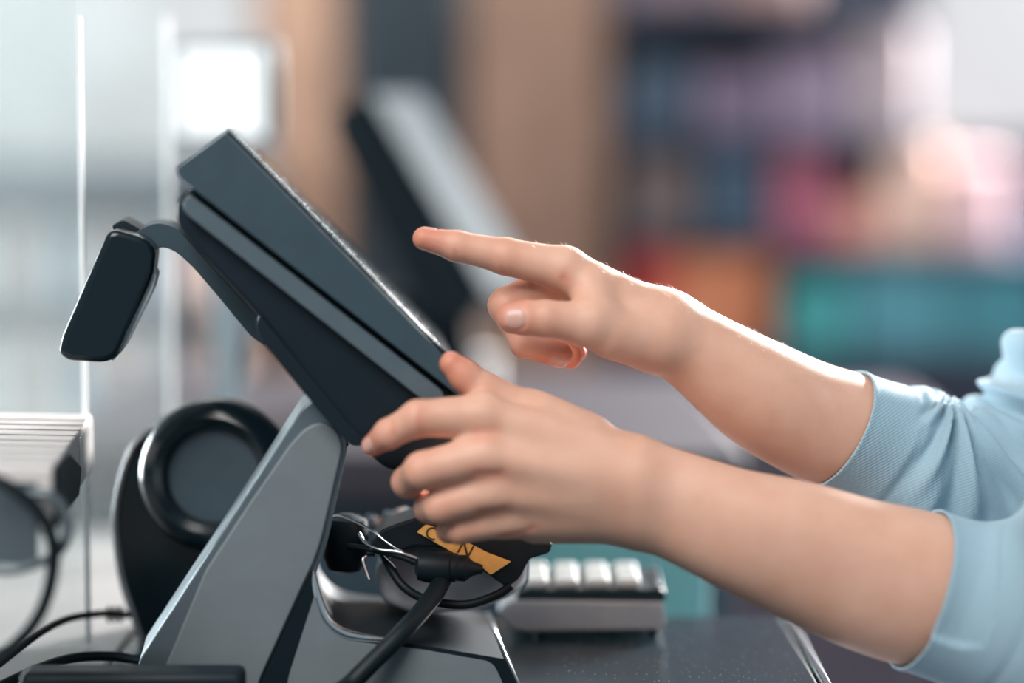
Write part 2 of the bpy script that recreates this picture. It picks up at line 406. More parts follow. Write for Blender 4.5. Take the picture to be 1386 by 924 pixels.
ml = node('ShaderNodeMapRange'); ml.inputs[1].default_value = .035; ml.inputs[2].default_value = .012; nt.links.new(n3.outputs['Distance'], ml.inputs[0])
mlm = nt.nodes.new('ShaderNodeMath'); mlm.operation = 'MULTIPLY'; mlm.inputs[1].default_value = .35; nt.links.new(ml.outputs[0], mlm.inputs[0])
c_ = mixc(mlm.outputs[0], c_, lin('8a5646') + (1,))
nt.links.new(c_, b.inputs['Base Color'])
b.inputs['Subsurface Weight'].default_value = .3; b.inputs['Subsurface Radius'].default_value = (.006, .003, .002); b.inputs['Subsurface Scale'].default_value = 1.0
rm = node('ShaderNodeMapRange'); rm.inputs[3].default_value = .52; rm.inputs[4].default_value = .28; nt.links.new(an.outputs['Fac'], rm.inputs[0]); nt.links.new(rm.outputs[0], b.inputs['Roughness'])
b.inputs['Specular IOR Level'].default_value = .4
n2 = node('ShaderNodeTexNoise', Scale=900., Detail=3.); nt.links.new(tc.outputs['Object'], n2.inputs['Vector'])
bp = node('ShaderNodeBump', Strength=.18, Distance=.0006); nt.links.new(n2.outputs['Fac'], bp.inputs['Height']); nt.links.new(bp.outputs['Normal'], b.inputs['Normal'])
body = link('body', me, sk, person, smooth=False)

# fine arm hairs along the back-lit edge
N1 = vnormals(P1, Q1); sel = np.where((N1[:, 2] > .45) & (P1[:, 0] > at(720, 400, 0).x) & (P1[:, 0] < at(1165, 500, 0).x))[0]
sel = rng.choice(sel, 1500, replace=False); hv = []; hf = []
for i in sel:
    p = Vector(P1[i]); n_ = Vector(N1[i]); ln = random.uniform(.0012, .0042)
    d = (n_ * .6 + Vector((-.75, random.uniform(-.3, .3), random.uniform(-.1, .3)))).normalized(); sd = d.cross(n_).normalized() * .00007
    k = len(hv); q = p + d * ln * .55 + n_ * ln * .12; e = p + d * ln
    hv += [p - sd, p + sd, q + sd * .7, q - sd * .7, e]; hf += [(k, k + 1, k + 2, k + 3), (k + 3, k + 2, k + 4)]
tag(link('arm_hair', mesh('arm_hair', hv, hf), mat('arm_hair', 'd8c4b0', .45, noise=.1), person, smooth=False), kind='stuff')

# sweater
def cut(P, Q, p0, n_):
    keep = ((P - np.array(p0)) @ np.array(n_)) > -.004; return Q[keep[Q].all(1)]
K = at(1287, 528, .05)
from mathutils.kdtree import KDTree
def snug(P, N, s, skin, skinN):
    near = np.where((s > -.006) & (s < .034))[0]
    c = P[near].mean(0); sub = np.where(np.linalg.norm(skin - c, axis=1) < .12)[0]
    kd = KDTree(len(sub))
    for i_, v in enumerate(skin[sub]): kd.insert(v, i_)
    kd.balance(); P = P.copy()
    for i_ in near:
        co, j_, d = kd.find(P[i_]); j_ = sub[j_]
        sd = float((P[i_] - skin[j_]) @ skinN[j_]); w_ = min(1, max(0, (s[i_] - .006) / .026)); w_ = w_ * w_ * (3 - 2 * w_)
        P[i_] += N[i_] * (max(-.006, min(.003, .0022 - sd)) * (1 - w_) if d < .012 else 0)
    return P
def right_sleeve():
    f = Field((at(1100, 500, .03).x, -.06, .86), (.46, .24, 1.26), .0017); F = f.new()
    for a, b_, ra, rb in [((1090, 556, .028), (1250, 642, .056), 40.3, 44), ((1250, 642, .056), (1390, 707, .08), 44, 50),
                          ((1372, 703, .08), (1448, 572, .10), 53, 55), ((1448, 572, .10), (1640, 340, .15), 55, 62)]:
        f.cap(F, PT(a), PT(b_), ra * MM, rb * MM, .018)
    P, Q = f.mesh(F, 3); N = vnormals(P, Q)
    c0 = np.array(PT((1131, 577, .033))); ax = np.array(PT((1250, 640, .050))) - c0; ax /= np.linalg.norm(ax)
    s = (P - c0) @ ax
    P = snug(P, N, s, P1, vnormals(P1, Q1))
    dx = P[:, 0] - K.x; dz = P[:, 2] - K.z; rho = np.sqrt(dx * dx + dz * dz); phi = np.arctan2(-dz, -dx + .0)   # 0 = towards hand, grows downwards
    phi = np.arctan2(-dz, dx)                      # pi = towards hand, pi/2 = straight down, 0 = right
    amp = np.clip((s - .030) / .02, 0, 1) * np.clip(rho / .012, 0, 1) * np.exp(-(rho / .13) ** 2)
    wob = .5 * np.sin(rho * 60 + phi * 3) + .35 * np.sin(P[:, 1] * 70)
    wave = np.sin(phi * 13 + rho * 22 + wob); wave = np.sign(wave) * np.abs(wave) ** .8
    w2 = np.sin(phi * 23 - rho * 40 + wob * 2)
    disp = amp * (.0050 * wave + .0018 * w2)
    # soft rolls up the front of the upper arm
    ua = np.array(PT((1448, 572, .10))) - np.array(PT((1372, 703, .08))); ua /= np.linalg.norm(ua); t = (P - np.array(tuple(K))) @ ua
    front = np.clip(-(N @ np.array((.76, 0, -.64))), 0, 1)
    disp += np.clip(t / .02, 0, 1) * front * .0055 * np.sin(t * 2 * math.pi / .042 - .9) * np.exp(-((t - .05) / .06) ** 2)
    edge = np.abs(s - .036); disp -= .0008 * np.exp(-(edge / .0022) ** 2)
    disp += .0006 * np.exp(-((s - .001) / .002) ** 2)
    P = P + N * disp[:, None]
    return P, cut(P, Q, c0, ax), c0, ax
def left_sleeve():
    f = Field((at(1190, 800, -.06).x, -.235, .80), (.46, .02, 1.26), .002); F = f.new()
    for a, b_, ra, rb in [((1215, 766, -.059), (1400, 825, -.062), 38.5, 41), ((1215, 812, -.057), (1400, 870, -.058), 36.5, 39),
                          ((1400, 845, -.06), (1460, 850, -.07), 46, 48), ((1460, 850, -.07), (1650, 380, -.15), 50, 60)]:
        f.cap(F, PT(a), PT(b_), ra * MM, rb * MM, .022)
    P, Q = f.mesh(F, 3); N = vnormals(P, Q)
    c0 = np.array(PT((1243, 795, -.058))); ax = np.array(PT((1400, 838, -.045))) - c0; ax /= np.linalg.norm(ax); s = (P - c0) @ ax
    P = snug(P, N, s, P2, vnormals(P2, Q2))
    disp = -.0010 * np.exp(-((s - .040) / .0025) ** 2) + .0006 * np.exp(-((s - .001) / .002) ** 2)
    disp += np.clip((s - .043) / .02, 0, 1) * .0022 * np.sin(s * 240 + 12 * P[:, 2] / .1 + 20 * P[:, 1])
    P = P + N * disp[:, None]
    return P, cut(P, Q, c0, ax), c0, ax
def torso():
    f = Field((.28, -.32, .66), (.74, .32, 1.32), .006); F = f.new()
    for a, b_, ra, rb in [((.44, .15, 1.15), (.44, -.17, 1.15), .062, .062), ((.47, .08, 1.06), (.47, -.10, 1.06), .105, .105),
                          ((.50, .06, .92), (.50, -.08, .92), .105, .105), ((.52, .07, .74), (.52, -.09, .74), .12, .12)]:
        f.cap(F, a, b_, ra, rb, .09)
    f.cap(F, (.455, -.01, 1.18), (.447, -.01, 1.235), .066, .060, .03)
    P, Q = f.mesh(F, 2); return P, Q
Ps, Qs, c1, a1 = right_sleeve(); Pl, Ql, c2, a2 = left_sleeve(); Pt, Qt = torso()
sme = npmesh('sweater', np.concatenate([Ps, Pl, Pt]), np.concatenate([Qs, Ql + len(Ps), Qt + len(Ps) + len(Pl)]))
bm = bmesh.new(); bm.from_mesh(sme)
for c0, ax in ((c1, a1), (c2, a2)):
    c0 = Vector(c0); ax = Vector(ax)
    geom = [v for v in bm.verts if (v.co - c0).length < .10 and abs((v.co - c0).dot(ax)) < .02 and (v.co.y > -.012) == (c0.y > -.012)]; gs = set(geom)
    fs = [f for f in bm.faces if all(v in gs for v in f.verts)]; es = list({e for f in fs for e in f.edges})
    bmesh.ops.bisect_plane(bm, geom=geom + es + fs, dist=1e-6, plane_co=c0, plane_no=ax, clear_inner=True)
loose = [v for v in bm.verts if not v.link_faces]; bmesh.ops.delete(bm, geom=loose, context='VERTS')
bm.to_mesh(sme); bm.free()
sw = bpy.data.materials.new('light_blue_knit'); sw.use_nodes = True; nt = sw.node_tree; b = nt.nodes['Principled BSDF']
tc = node('ShaderNodeTexCoord')
n1 = node('ShaderNodeTexNoise', Scale=1400., Detail=2.); nt.links.new(tc.outputs['Object'], n1.inputs['Vector'])
cr = node('ShaderNodeValToRGB'); cr.color_ramp.elements[0].color = lin('8aa6b4') + (1,); cr.color_ramp.elements[1].color = lin('9cb7c4') + (1,)
nt.links.new(n1.outputs['Fac'], cr.inputs['Fac']); nt.links.new(cr.outputs['Color'], b.inputs['Base Color'])
b.inputs['Roughness'].default_value = .85; b.inputs['Specular IOR Level'].default_value = .15; b.inputs['Sheen Weight'].default_value = .35; b.inputs['Sheen Roughness'].default_value = .4
# knit ribs: fine bump stripes along the sleeve axis
wv = nt.nodes.new('ShaderNodeTexWave'); wv.inputs['Scale'].default_value = 190; wv.inputs['Distortion'].default_value = .6
mp = nt.nodes.new('ShaderNodeMapping'); mp.inputs['Rotation'].default_value = (0, R(-62), 0); nt.links.new(tc.outputs['Object'], mp.inputs['Vector']); nt.links.new(mp.outputs['Vector'], wv.inputs['Vector'])
ad = nt.nodes.new('ShaderNodeMath'); ad.operation = 'ADD'; nt.links.new(wv.outputs['Fac'], ad.inputs[0]); nt.links.new(n1.outputs['Fac'], ad.inputs[1])
bp = node('ShaderNodeBump', Strength=.22, Distance=.0006); nt.links.new(ad.outputs[0], bp.inputs['Height']); nt.links.new(bp.outputs['Normal'], b.inputs['Normal'])
swo = link('sweater', sme, sw, person, smooth=False)
sme.polygons.foreach_set('use_smooth', [True] * len(sme.polygons))
so = swo.modifiers.new('thickness', 'SOLIDIFY'); so.thickness = .0016; so.offset = -1
# trousers, shoes and hair (outside the frame)
f = Field((.38, -.22, FLOOR), (.70, .20, .84), .008); F = f.new()
for s_, y in ((1, .07), (-1, -.09)):
    f.cap(F, (.52, y, .72), (.51, y, .36), .088, .060, .03); f.cap(F, (.51, y, .36), (.525, y, FLOOR + .09), .060, .048, .03)
f.cap(F, (.52, .06, .76), (.52, -.08, .76), .105, .105, .05)
Pq, Qq = f.mesh(F, 2); link('trousers', npmesh('trousers', Pq, Qq), mat('dark_trousers', '2a3440', .85), person, smooth=False)
f = Field((.36, -.20, FLOOR - .01), (.62, .18, FLOOR + .13), .005); F = f.new()
for y in (.07, -.09):
    f.cap(F, (.54, y, FLOOR + .045), (.43, y, FLOOR + .034), .042, .033, .02)
np.maximum(F, (FLOOR + .001 - f.ax[2])[None, None, :], out=F)
Pq, Qq = f.mesh(F, 1); link('shoes', npmesh('shoes', Pq, Qq), mat('shoe_leather', '20242a', .5), person, smooth=False)
f = Field((.30, -.16, 1.22), (.60, .14, 1.58), .005); F = f.new()
f.cap(F, (.445, -.01, 1.42), (.44, -.01, 1.452), .086, .088, .03); f.cap(F, (.49, -.01, 1.40), (.50, -.01, 1.27), .065, .045, .03)
Pq, Qq = f.mesh(F, 2); link('hair', npmesh('hair', Pq, Qq), mat('brown_hair', '4a3226', .5, noise=.3, nscale=120), person, smooth=False)

# ------------------------------------------------------------------ the till (point of sale terminal)
YAW = R(5.2); WV = Vector((-math.sin(YAW), math.cos(YAW), 0))
A0 = at(560, 580, -.053)
till = tag(empty('point_of_sale_terminal', tuple(Vector((A0.x, A0.y, COUNTER_Z)))), 'dark grey till with tilted touch display on a wedge stand, held by the left hand', 'cash register')
def pl(poly, off=0.0, r=0, seg=6):
    pts = fillet(poly, r, seg) if r else [Vector(p) for p in poly]
    return [onplane(p[0], p[1], A0 + WV * off, WV) for p in pts]
housing = prism_pts('display_housing', pl([(306, 179), (238, 228), (243, 241), (620, 535), (640, 540), (632, 513)], 0, [3, 8, 8, 4, 6, 4]), WV * .27, M_slate, till, bevel=.0012)
prism_pts('lit_top_edge', pl([(306, 177.5), (240, 226), (237.5, 229), (239, 230.5), (306, 181)], .002), WV * .266, M_silver, housing, bevel=.0003, bseg=1)  # silver strip stands for the light on the housing's top face
# glossy glass over the screen side
nrm = Vector(onplane(403, 80, A0, WV) - onplane(306, 179, A0, WV)).normalized()
g = pl([(305, 178), (630, 511)], .004)
prism_pts('touch_screen', [g[0] + nrm * .0003, g[0] + nrm * .0022, g[1] + nrm * .0022, g[1] + nrm * .0003], WV * .262, mat('screen_glass', '0b1a20', .12, spec=.7, noise=.05), till, bevel=.0004, bseg=2)
# dust and scratches catching the light on the screen edge
dv = []; df = []
for i in range(4200):
    t = random.random(); e = g[0].lerp(g[1], t * .90) + nrm * .0023 + WV * abs(random.gauss(0, .07)); s_ = random.uniform(.00012, .00055) * random.uniform(.5, 1)
    if e.y > .2: continue
    if i % 11 == 0: s_ = random.uniform(.0005, .0009)
    k = len(dv); ax_ = Vector((random.uniform(-1, 1), random.uniform(-1, 1), random.uniform(-1, 1))).normalized() * s_; bx_ = ax_.orthogonal().normalized() * s_ * .8; cx_ = ax_.cross(bx_).normalized() * s_ * .7
    dv += [e + ax_, e + bx_, e + cx_, e - ax_ * .6 - bx_ * .6]; df += [(k, k + 1, k + 2), (k, k + 2, k + 3), (k, k + 3, k + 1), (k + 1, k + 3, k + 2)]
tag(link('screen_dust', mesh('screen_dust', dv, df), mat('dust', 'd2dde0', .6), till, smooth=False), kind='stuff')
shell = prism_pts('back_shell', pl([(262, 254), (240, 268), (238, 300), (258, 330), (350, 428), (470, 588), (520, 634), (545, 640), (650, 592), (640, 552)], .012, [10, 14, 14, 30, 40, 20, 14, 10, 8, 6]), WV * .245, M_shell, till, bevel=.008, bseg=4)
prism_pts('shell_highlight', pl([(256, 262), (246, 276), (252, 290), (580, 548), (604, 545), (598, 528)], .004, [8, 8, 8, 6, 4, 4]), WV * .02, mat('chamfer_highlight', '4f5d65', .4, spec=.45), shell, bevel=.003, bseg=3)  # lighter colour puts the highlight onto the shell's chamfer
prism_pts('rear_cover', pl([(352, 426), (346, 438), (354, 462), (440, 566), (478, 606), (500, 600), (470, 570)], .006, [4, 8, 12, 20, 12, 6, 6]), WV * .2, M_shell, till, bevel=.004)
# bracket carrying the customer display
arm_out = [(176, 322), (192, 308), (213, 301), (236, 307), (256, 326), (300, 376), (352, 432), (362, 470), (340, 456), (296, 402), (262, 362), (240, 342), (224, 334), (206, 337), (190, 342)]
prism_pts('display_bracket', pl(arm_out, .085, 8, 3), WV * .06, M_slate, till, bevel=.0015)
cd = prism_pts('customer_display', pl([(148, 308), (196, 322), (211, 338), (207, 372), (158, 484), (140, 491), (92, 488), (79, 478), (84, 455)], .05, [16, 12, 10, 10, 12, 10, 10, 10, 10], 5), WV * .05, M_gloss, till, bevel=.006, bseg=4)
prism_pts('reflecting_face', pl([(205, 362), (212, 372), (207, 392), (168, 472), (152, 489), (148, 484)], .056, 5, 4), WV * .04, mat('display_reflection', 'b9c6ca', .25, spec=.6), cd, bevel=.002)  # pale colour stands for light reflected in the customer display
prism_pts('hinge', pl([(150, 306), (166, 297), (186, 308), (206, 322), (200, 332), (160, 318)], .09, 5, 4), WV * .05, M_black, cd, bevel=.002)
# wedge stand
col_out = [(436, 537), (412, 548), (386, 588), (300, 722), (188, 893), (178, 1040), (356, 1040), (362, 926), (410, 814), (440, 748), (470, 610), (470, 585), (455, 556)]
column = prism_pts('stand_column', pl(col_out, .022, [8, 14, 10, 10, 10, 0, 0, 10, 20, 30, 14, 14, 10]), WV * .06, M_rim, till, bevel=.004, bseg=4, zmin=COUNTER_Z)
prism_pts('side_panel', pl([(438, 570), (414, 578), (392, 602), (338, 680), (278, 772), (220, 911), (216, 1040), (346, 1040), (350, 924), (401, 812), (432, 745), (464, 606), (458, 584)], .018, [20, 18, 10, 10, 10, 10, 0, 0, 10, 20, 30, 14, 14]), WV * .006, M_grey, column, bevel=.0015, zmin=COUNTER_Z)
# pivot between stand and display
prism_pts('pivot', pl([(440, 534), (405, 560), (424, 566), (460, 606), (474, 604), (452, 560)], .07, 6, 4), WV * .10, M_slate, till, bevel=.002)
# low base with scooped top
base_out = [(424, 772), (428, 806), (440, 838), (464, 858), (500, 865), (560, 871), (686, 892), (706, 930), (708, 1040), (346, 1040), (352, 926)]
base = prism_pts('base', pl(base_out, .014, [6, 20, 20, 20, 20, 20, 4, 4, 0, 0, 20]), WV * .135, mat('base_black', '101d24', .5, spec=.18), till, bevel=.003, bseg=4, zmin=COUNTER_Z)
prism_pts('base_side_panel', pl([(426, 806), (438, 844), (462, 866), (500, 872), (560, 878), (668, 897), (684, 932), (686, 1040), (384, 1040), (388, 924)], .011, [6, 20, 20, 20, 20, 12, 4, 0, 0, 20]), WV * .006, M_grey, base, bevel=.0012, zmin=COUNTER_Z)
rimp = [onplane(x, y, A0 + WV * .015, WV) + Vector((0, 0, .001)) for x, y in [(424, 778), (429, 808), (441, 840), (465, 859), (500, 866), (540, 869)]]
tube('base_edge_trim', rimp, lambda t: .0011 + .0022 * math.sin(math.pi * t), M_chrome, base)
a_ = pl([(686, 892), (706, 930)], .014); 
tube('corner_trim', [a_[0] + WV * .135, a_[0] + Vector((0, 0, .0004)), Vector((a_[1].x, a_[1].y, COUNTER_Z))], .0009, M_chrome, base, smooth_path=False)
slab('foot_plate', at(40, 910, -.06).x, at(335, 910, -.06).x, -.090, -.064, COUNTER_Z, COUNTER_Z + .0225, M_black, till, .004)

# ------------------------------------------------------------------ counter
ctr = tag(empty('checkout_counter', (-.2, -.1, FLOOR)), 'black glossy checkout counter with a bright metal edge, under the till', 'counter')
cm = mat('black_counter_top', '12222a', .22, spec=.25, noise=.25, nscale=25)
XR = .181
slab('counter_top', -.245, XR, -.55, .181, COUNTER_Z - .03, COUNTER_Z, cm, ctr, .003)
slab('edge_trim', XR, XR + .007, -.55, .183, COUNTER_Z - .031, COUNTER_Z + .0012, M_chrome, ctr, .002)
slab('cabinet', -.24, XR - .02, -.5, .165, FLOOR, COUNTER_Z - .03, mat('cabinet_laminate', '2b3a44', .5), ctr, .002)
dv = []; df = []
for i in range(420):
    e = Vector((random.uniform(.02, XR - .005), random.uniform(-.03, .178), COUNTER_Z + .0001)); s_ = random.uniform(.00015, .0005); k = len(dv)
    dv += [e + Vector((s_, 0, 0)), e + Vector((-s_ * .5, s_ * .8, 0)), e + Vector((-s_ * .5, -s_ * .8, 0)), e + Vector((0, 0, s_ * .8))]; df += [(k, k + 1, k + 3), (k + 1, k + 2, k + 3), (k + 2, k, k + 3)]
tag(link('counter_dust', mesh('counter_dust', dv, df), MATS['dust'], ctr, smooth=False), kind='stuff')

led = tag(empty('pale_ledge', (-.6, -.1, FLOOR)), 'pale grey laminate ledge at the left, carrying the loose cables', 'counter')
slab('ledge_top', -1.1, -.247, -.55, .55, COUNTER_Z - .032, COUNTER_Z - .002, mat('pale_laminate', '8f8c8b', .4, noise=.05), led, .003)
slab('ledge_cabinet', -1.08, -.25, -.5, .52, FLOOR, COUNTER_Z - .032, mat('pale_cabinet', '9a9da0', .5), led, .002)
# ------------------------------------------------------------------ card payment keypad
pay = tag(empty('payment_keypad', tuple(at(800, 850, .13).xyz)), 'silver and black keypad card reader with pearly keys on the counter', 'card reader')
def yb(poly, Y, r=0): 
    pts = fillet(poly, r, 4) if r else poly
    return [at(p[0], p[1], Y) for p in pts]
kd = .075
prism_pts('body', yb([(672, 826), (690, 812), (898, 814), (901, 846), (893, 852), (712, 855), (692, 850)], .110, [6, 6, 3, 5, 4, 12, 10]), Vector((0, kd, 0)), M_silver, pay, bevel=.0015)
top = prism_pts('key_deck', yb([(702, 798), (697, 812), (900, 815), (901, 802), (895, 797)], .1105, [4, 3, 4, 3, 3]), Vector((0, kd - .001, 0)), mat('key_deck_black', '14262d', .35), pay, bevel=.001)
ktop = at(800, 797, .1105).z
km = None
for i in range(5):
    for j in range(4):
        x0 = at(702 + 42 * i, 797, .1105).x; 
        if i == 4: continue
        for q in range(1):
            c = Vector((x0 + .0110, .1200 + j * .0165, ktop + .0028))
            if km is None:
                ko = boxm('key', (0, 0, 0), (.0152, .0118, .0066), M_key, None, bevel=.0026, bseg=3); km = ko.data; COL.objects.unlink(ko); bpy.data.objects.remove(ko)
            k_ = bpy.data.objects.new('key', km); COL.objects.link(k_); bv = k_.modifiers.new('bevel', 'BEVEL'); bv.width = .0026; bv.segments = 3
            k_.parent = pay; k_.matrix_parent_inverse = Matrix.Translation(-pay.location); k_.location = c
p_ = at(893, 797, .1105)
prism_pts('end_bar', [p_ + Vector((-.0015, .002, .0)), p_ + Vector((-.0015, .002, .003)), p_ + Vector((.002, .002, .003)), p_ + Vector((.002, .002, 0))], Vector((0, kd - .006, 0)), M_chrome, pay, bevel=.0008)
for x, y in ((730, .12), (885, .12), (730, .175), (885, .175)):
    q = at(x, 852, y); lathe('foot', [(.003, 0), (.0035, .004)], (q.x, q.y, COUNTER_Z), (0, 0, 1), M_black, pay, 14)

# ------------------------------------------------------------------ handheld scanner in its cradle, with the yellow label
scn = tag(empty('barcode_scanner', tuple(at(640, 820, .05))), 'grey and black handheld scanner with a yellow label, lying below the left hand', 'scanner')
prism_pts('grey_shell', yb([(505, 770), (540, 742), (600, 733), (690, 738), (716, 748), (713, 786), (694, 808), (645, 828), (560, 832), (515, 815)], .035, 14), Vector((0, .06, 0)), mat('scanner_grey', 'b6b9be', .45), scn, bevel=.005, bseg=4)
prism_pts('black_grip', yb([(496, 744), (515, 717), (545, 706), (600, 690), (700, 700), (748, 736), (744, 748), (716, 757), (704, 782), (686, 796), (662, 778), (600, 742), (560, 738), (530, 752)], .008, [10, 8, 12, 10, 20, 4, 4, 6, 8, 6, 8, 12, 10, 10]), Vector((0, .05, 0)), M_black, scn, bevel=.003)
lab = prism_pts('yellow_label', yb([(564, 720), (577, 709), (610, 722), (660, 748), (692, 760), (664, 778), (648, 764), (610, 746)], .0045, 2), Vector((0, .0012, 0)), M_yellow, scn, bevel=.0003, bseg=1)
def glyph(ch, px, py, size, rot):
    cu = bpy.data.curves.new('label_text', 'FONT'); cu.body = ch; cu.size = size; cu.align_x = 'CENTER'; cu.align_y = 'CENTER'; cu.extrude = .0002
    t_ = bpy.data.objects.new('label_text', cu); COL.objects.link(t_); bpy.context.view_layer.update()
    me_ = bpy.data.meshes.new_from_object(t_.evaluated_get(bpy.context.evaluated_depsgraph_get())); bpy.data.objects.remove(t_)
    p = at(px, py, .0042); M_ = Matrix.Translation(p) @ Matrix.Rotation(R(90), 4, 'X') @ Matrix.Rotation(rot, 4, 'Z'); me_.transform(M_)
    link('label_text', me_, M_ink, lab, smooth=False)
glyph('C', 584, 722, .011, R(-28)); glyph('N', 630, 744, .012, R(-28))
tube('silver_side_trim', yb([(716, 748), (715, 766), (713, 786), (704, 800)], .0345), .0009, M_chrome, scn)
# chrome hook and parts behind
mb = tag(empty('metal_clips', tuple(at(520, 720, .10))), 'small bright metal clip assembly behind the cables on the till base', 'clip')
tube('clip_arm', [at(505, 722, .10), at(540, 704, .10), at(572, 694, .10)], .0035, M_black, mb)
lathe('clip_head', [(.001, 0), (.0055, .001), (.0055, .006), (.002, .012)], at(539, 688, .095), (.35, -.2, -1), M_chrome, mb, 18)
for x, y, r_ in ((490, 707, .0045), (503, 704, .0035), (516, 710, .0042), (526, 699, .003)):
    lathe('clip_bolt', [(.001, 0), (r_, .001), (r_, .006), (.001, .008)], at(x, y, .105), (0, -1, .4), M_chrome if x != 516 else mat('pink_metal', 'c9aaa2', .3, metal=.6), mb, 18)

# ------------------------------------------------------------------ cables on the till
c_pow = tag(empty('power_cable', tuple(at(520, 880, .0))), 'thick black power cable with a barrel connector, crossing the till base diagonally', 'cable')
tube('cable_jacket', [at(602, 778, .004), at(585, 808, -.016), at(550, 850, -.044), at(505, 895, -.058), at(470, 929, -.066), at(440, 945, -.085), at(400, 965, -.11)], .0056, M_cable, c_pow)
pa = at(562, 765, .002); pb = at(650, 770, .002); dd = (pb - pa)
lathe('connector', [(.004, 0), (.0085, .002), (.0098, .007), (.0098, .020), (.0086, .021), (.0088, .024), (.0078, .0255), (.008, .030), (.0045, .034), (.0025, .040)], pa, dd, M_black, c_pow, 28)
c_usb = tag(empty('looped_cable', tuple(at(600, 815, .0))), 'thin black cable looping under the grey scanner', 'cable')
tube('cable_jacket', [at(516, 744, .03), at(528, 768, .014), at(548, 795, .006), at(580, 812, .004), at(630, 818, .004), at(672, 805, .005), at(692, 792, .006)], .0027, M_cable, c_usb)
c_wire = tag(empty('adapter_wires', tuple(at(460, 760, .0))), 'black adapter block with two shiny wires, beside the stand column', 'cable')
lathe('adapter_block', [(.004, 0), (.012, .003), (.0135, .010), (.0135, .026), (.010, .034), (.004, .036)], at(470, 695, .03), (-.06, 0, -1), M_black, c_wire, 24)
tube('wire', [at(440, 701, .02), at(462, 699, .018), at(500, 716, .008), at(530, 738, .002), at(564, 756, .0)], .0009, M_chrome, c_wire)
tube('wire', [at(486, 722, .012), at(494, 734, .008), at(512, 743, .004), at(540, 747, .001), at(564, 755, .0)], .0013, M_chrome, c_wire)
tube('wire', [at(470, 739, .012), at(500, 743, .008), at(540, 752, .003), at(565, 762, .001)], .0019, M_cable, c_wire)
tube('tie_end', [at(506, 751, .012), at(496, 752, .008), at(491, 758, .006), at(494, 770, .005), at(499, 784, .004)], .0012, M_chrome, c_wire)
tube('wire', [at(520, 752, .006), at(528, 760, .005), at(535, 768, .005)], .0006, M_chrome, c_wire)

# ------------------------------------------------------------------ round desktop scanner to the left
rs = tag(empty('round_desktop_scanner', tuple(at(230, 880, .11))), 'glossy black rounded desktop scanner behind the till stand', 'scanner')
YS = .10
prism_pts('body', yb([(207, 575), (182, 594), (160, 650), (151, 705), (160, 780), (178, 835), (192, 880), (215, 920), (300, 930), (370, 760), (330, 620), (250, 585)], YS, [16, 16, 30, 30, 30, 20, 10, 6, 6, 30, 30, 20]), Vector((0, .07, 0)), M_gloss, rs, bevel=.012, bseg=6, zmin=COUNTER_Z)
tube('seam_strip', [at(206, 579, YS - .001), at(180, 606, YS - .001), at(163, 655, YS - .001), at(156, 710, YS - .001), at(164, 780, YS - .001), at(180, 832, YS - .001), at(192, 868, YS - .001)], .0022, mat('seam_metal', '8c8f92', .25, metal=.7), rs)
hc = at(294, 642, YS - .012); hx = Vector((-.10, -1, .10)).normalized()
lathe('head_ring', [(.034, -.02), (.045, -.012), (.0485, -.002), (.0485, .006), (.046, .014), (.041, .0195), (.036, .021), (.031, .018), (.0295, .013), (.0290, .008)], hc, hx, M_gloss, rs, 64)
lathe('scan_window', [(.0292, .006), (.0292, .0085), (.022, .0092), (.002, .0095)], hc, hx, mat('scan_window', '3b4b55', .5, spec=.4), rs, 48)
tube('cable_jacket', [at(176, 832, YS - .004), at(140, 830, YS - .01), at(90, 838, .06), at(45, 862, .02), at(-10, 905, -.03)], .0024, M_cable, rs)
for k in range(3):
    q = at(166 - 8 * k, 831, YS - .005); lathe('strain_relief', [(.003, 0), (.0052, .0004), (.0052, .0020), (.003, .0024)], q, (-1, 0, 0), M_black, rs, 18)

# ------------------------------------------------------------------ loose cables at the left
M_cable2 = M_cable
tag(tube('drooping_cable', [at(-30, 640, -.172), at(15, 660, -.172), at(52, 692, -.17), at(72, 735, -.168), at(68, 790, -.165), at(48, 840, -.16), at(10, 880, -.155), at(-40, 905, -.15)], .0036, M_cable), 'black cable drooping in a loop in front of the white shelf', 'cable')
tag(tube('silver_cable', [at(40, 668, -.162), at(70, 672, -.162), at(90, 700, -.162), at(88, 732, -.162), at(72, 752, -.16), at(40, 766, -.158), at(10, 772, -.158), at(-30, 768, -.158)], .0028, mat('grey_cable', '5a666c', .3, metal=.3)), 'grey cable curling under the white shelf', 'cable')
tag(tube('flat_cable', [at(192, 894, .03), at(150, 888, .02), at(100, 890, .0), at(55, 903, -.02), at(0, 928, -.04), at(-50, 950, -.05)], .0030, M_cable), 'black cable lying on the counter left of the till', 'cable')

# ------------------------------------------------------------------ white shelf and clear acrylic screens
shf = tag(empty('white_shelf', tuple(at(40, 700, .0))), 'white ribbed plastic shelf end at the left edge, fixed to the clear screen', 'shelf')
B_ = at(124, 561, .085); A_ = atz(70, 634, B_.z); lft = Vector((-.20, .03, 0)); dn = Vector((0, 0, -.034))
tp = [A_, B_, B_ + lft, A_ + lft]
prism_pts('shelf_board', tp, dn, M_white, shf, bevel=.0015)
for k in range(9):
    a = A_.lerp(B_, .06 + .1 * k) + Vector((0, 0, .0002)); prism_pts('rib', [a, a + (B_ - A_) * .035, a + (B_ - A_) * .035 + lft * .9, a + lft * .9], Vector((0, 0, .0009)), M_white, shf, bevel=.0003, bseg=1)
en = (B_ - A_).cross(dn).normalized()
if en.x < 0: en = -en
ev = (B_ - A_)
prism_pts('dark_end_cap', [A_ + ev * .02 + en * .0003, A_ + ev * .02 + dn * .95 + en * .0003, A_ + ev * .55 + dn * 1.0 + en * .0003, A_ + ev * .62 + dn * .6 + en * .0003, A_ + ev * .36 + dn * .12 + en * .0003], en * .0015, M_black, shf, bevel=.0004, bseg=1)
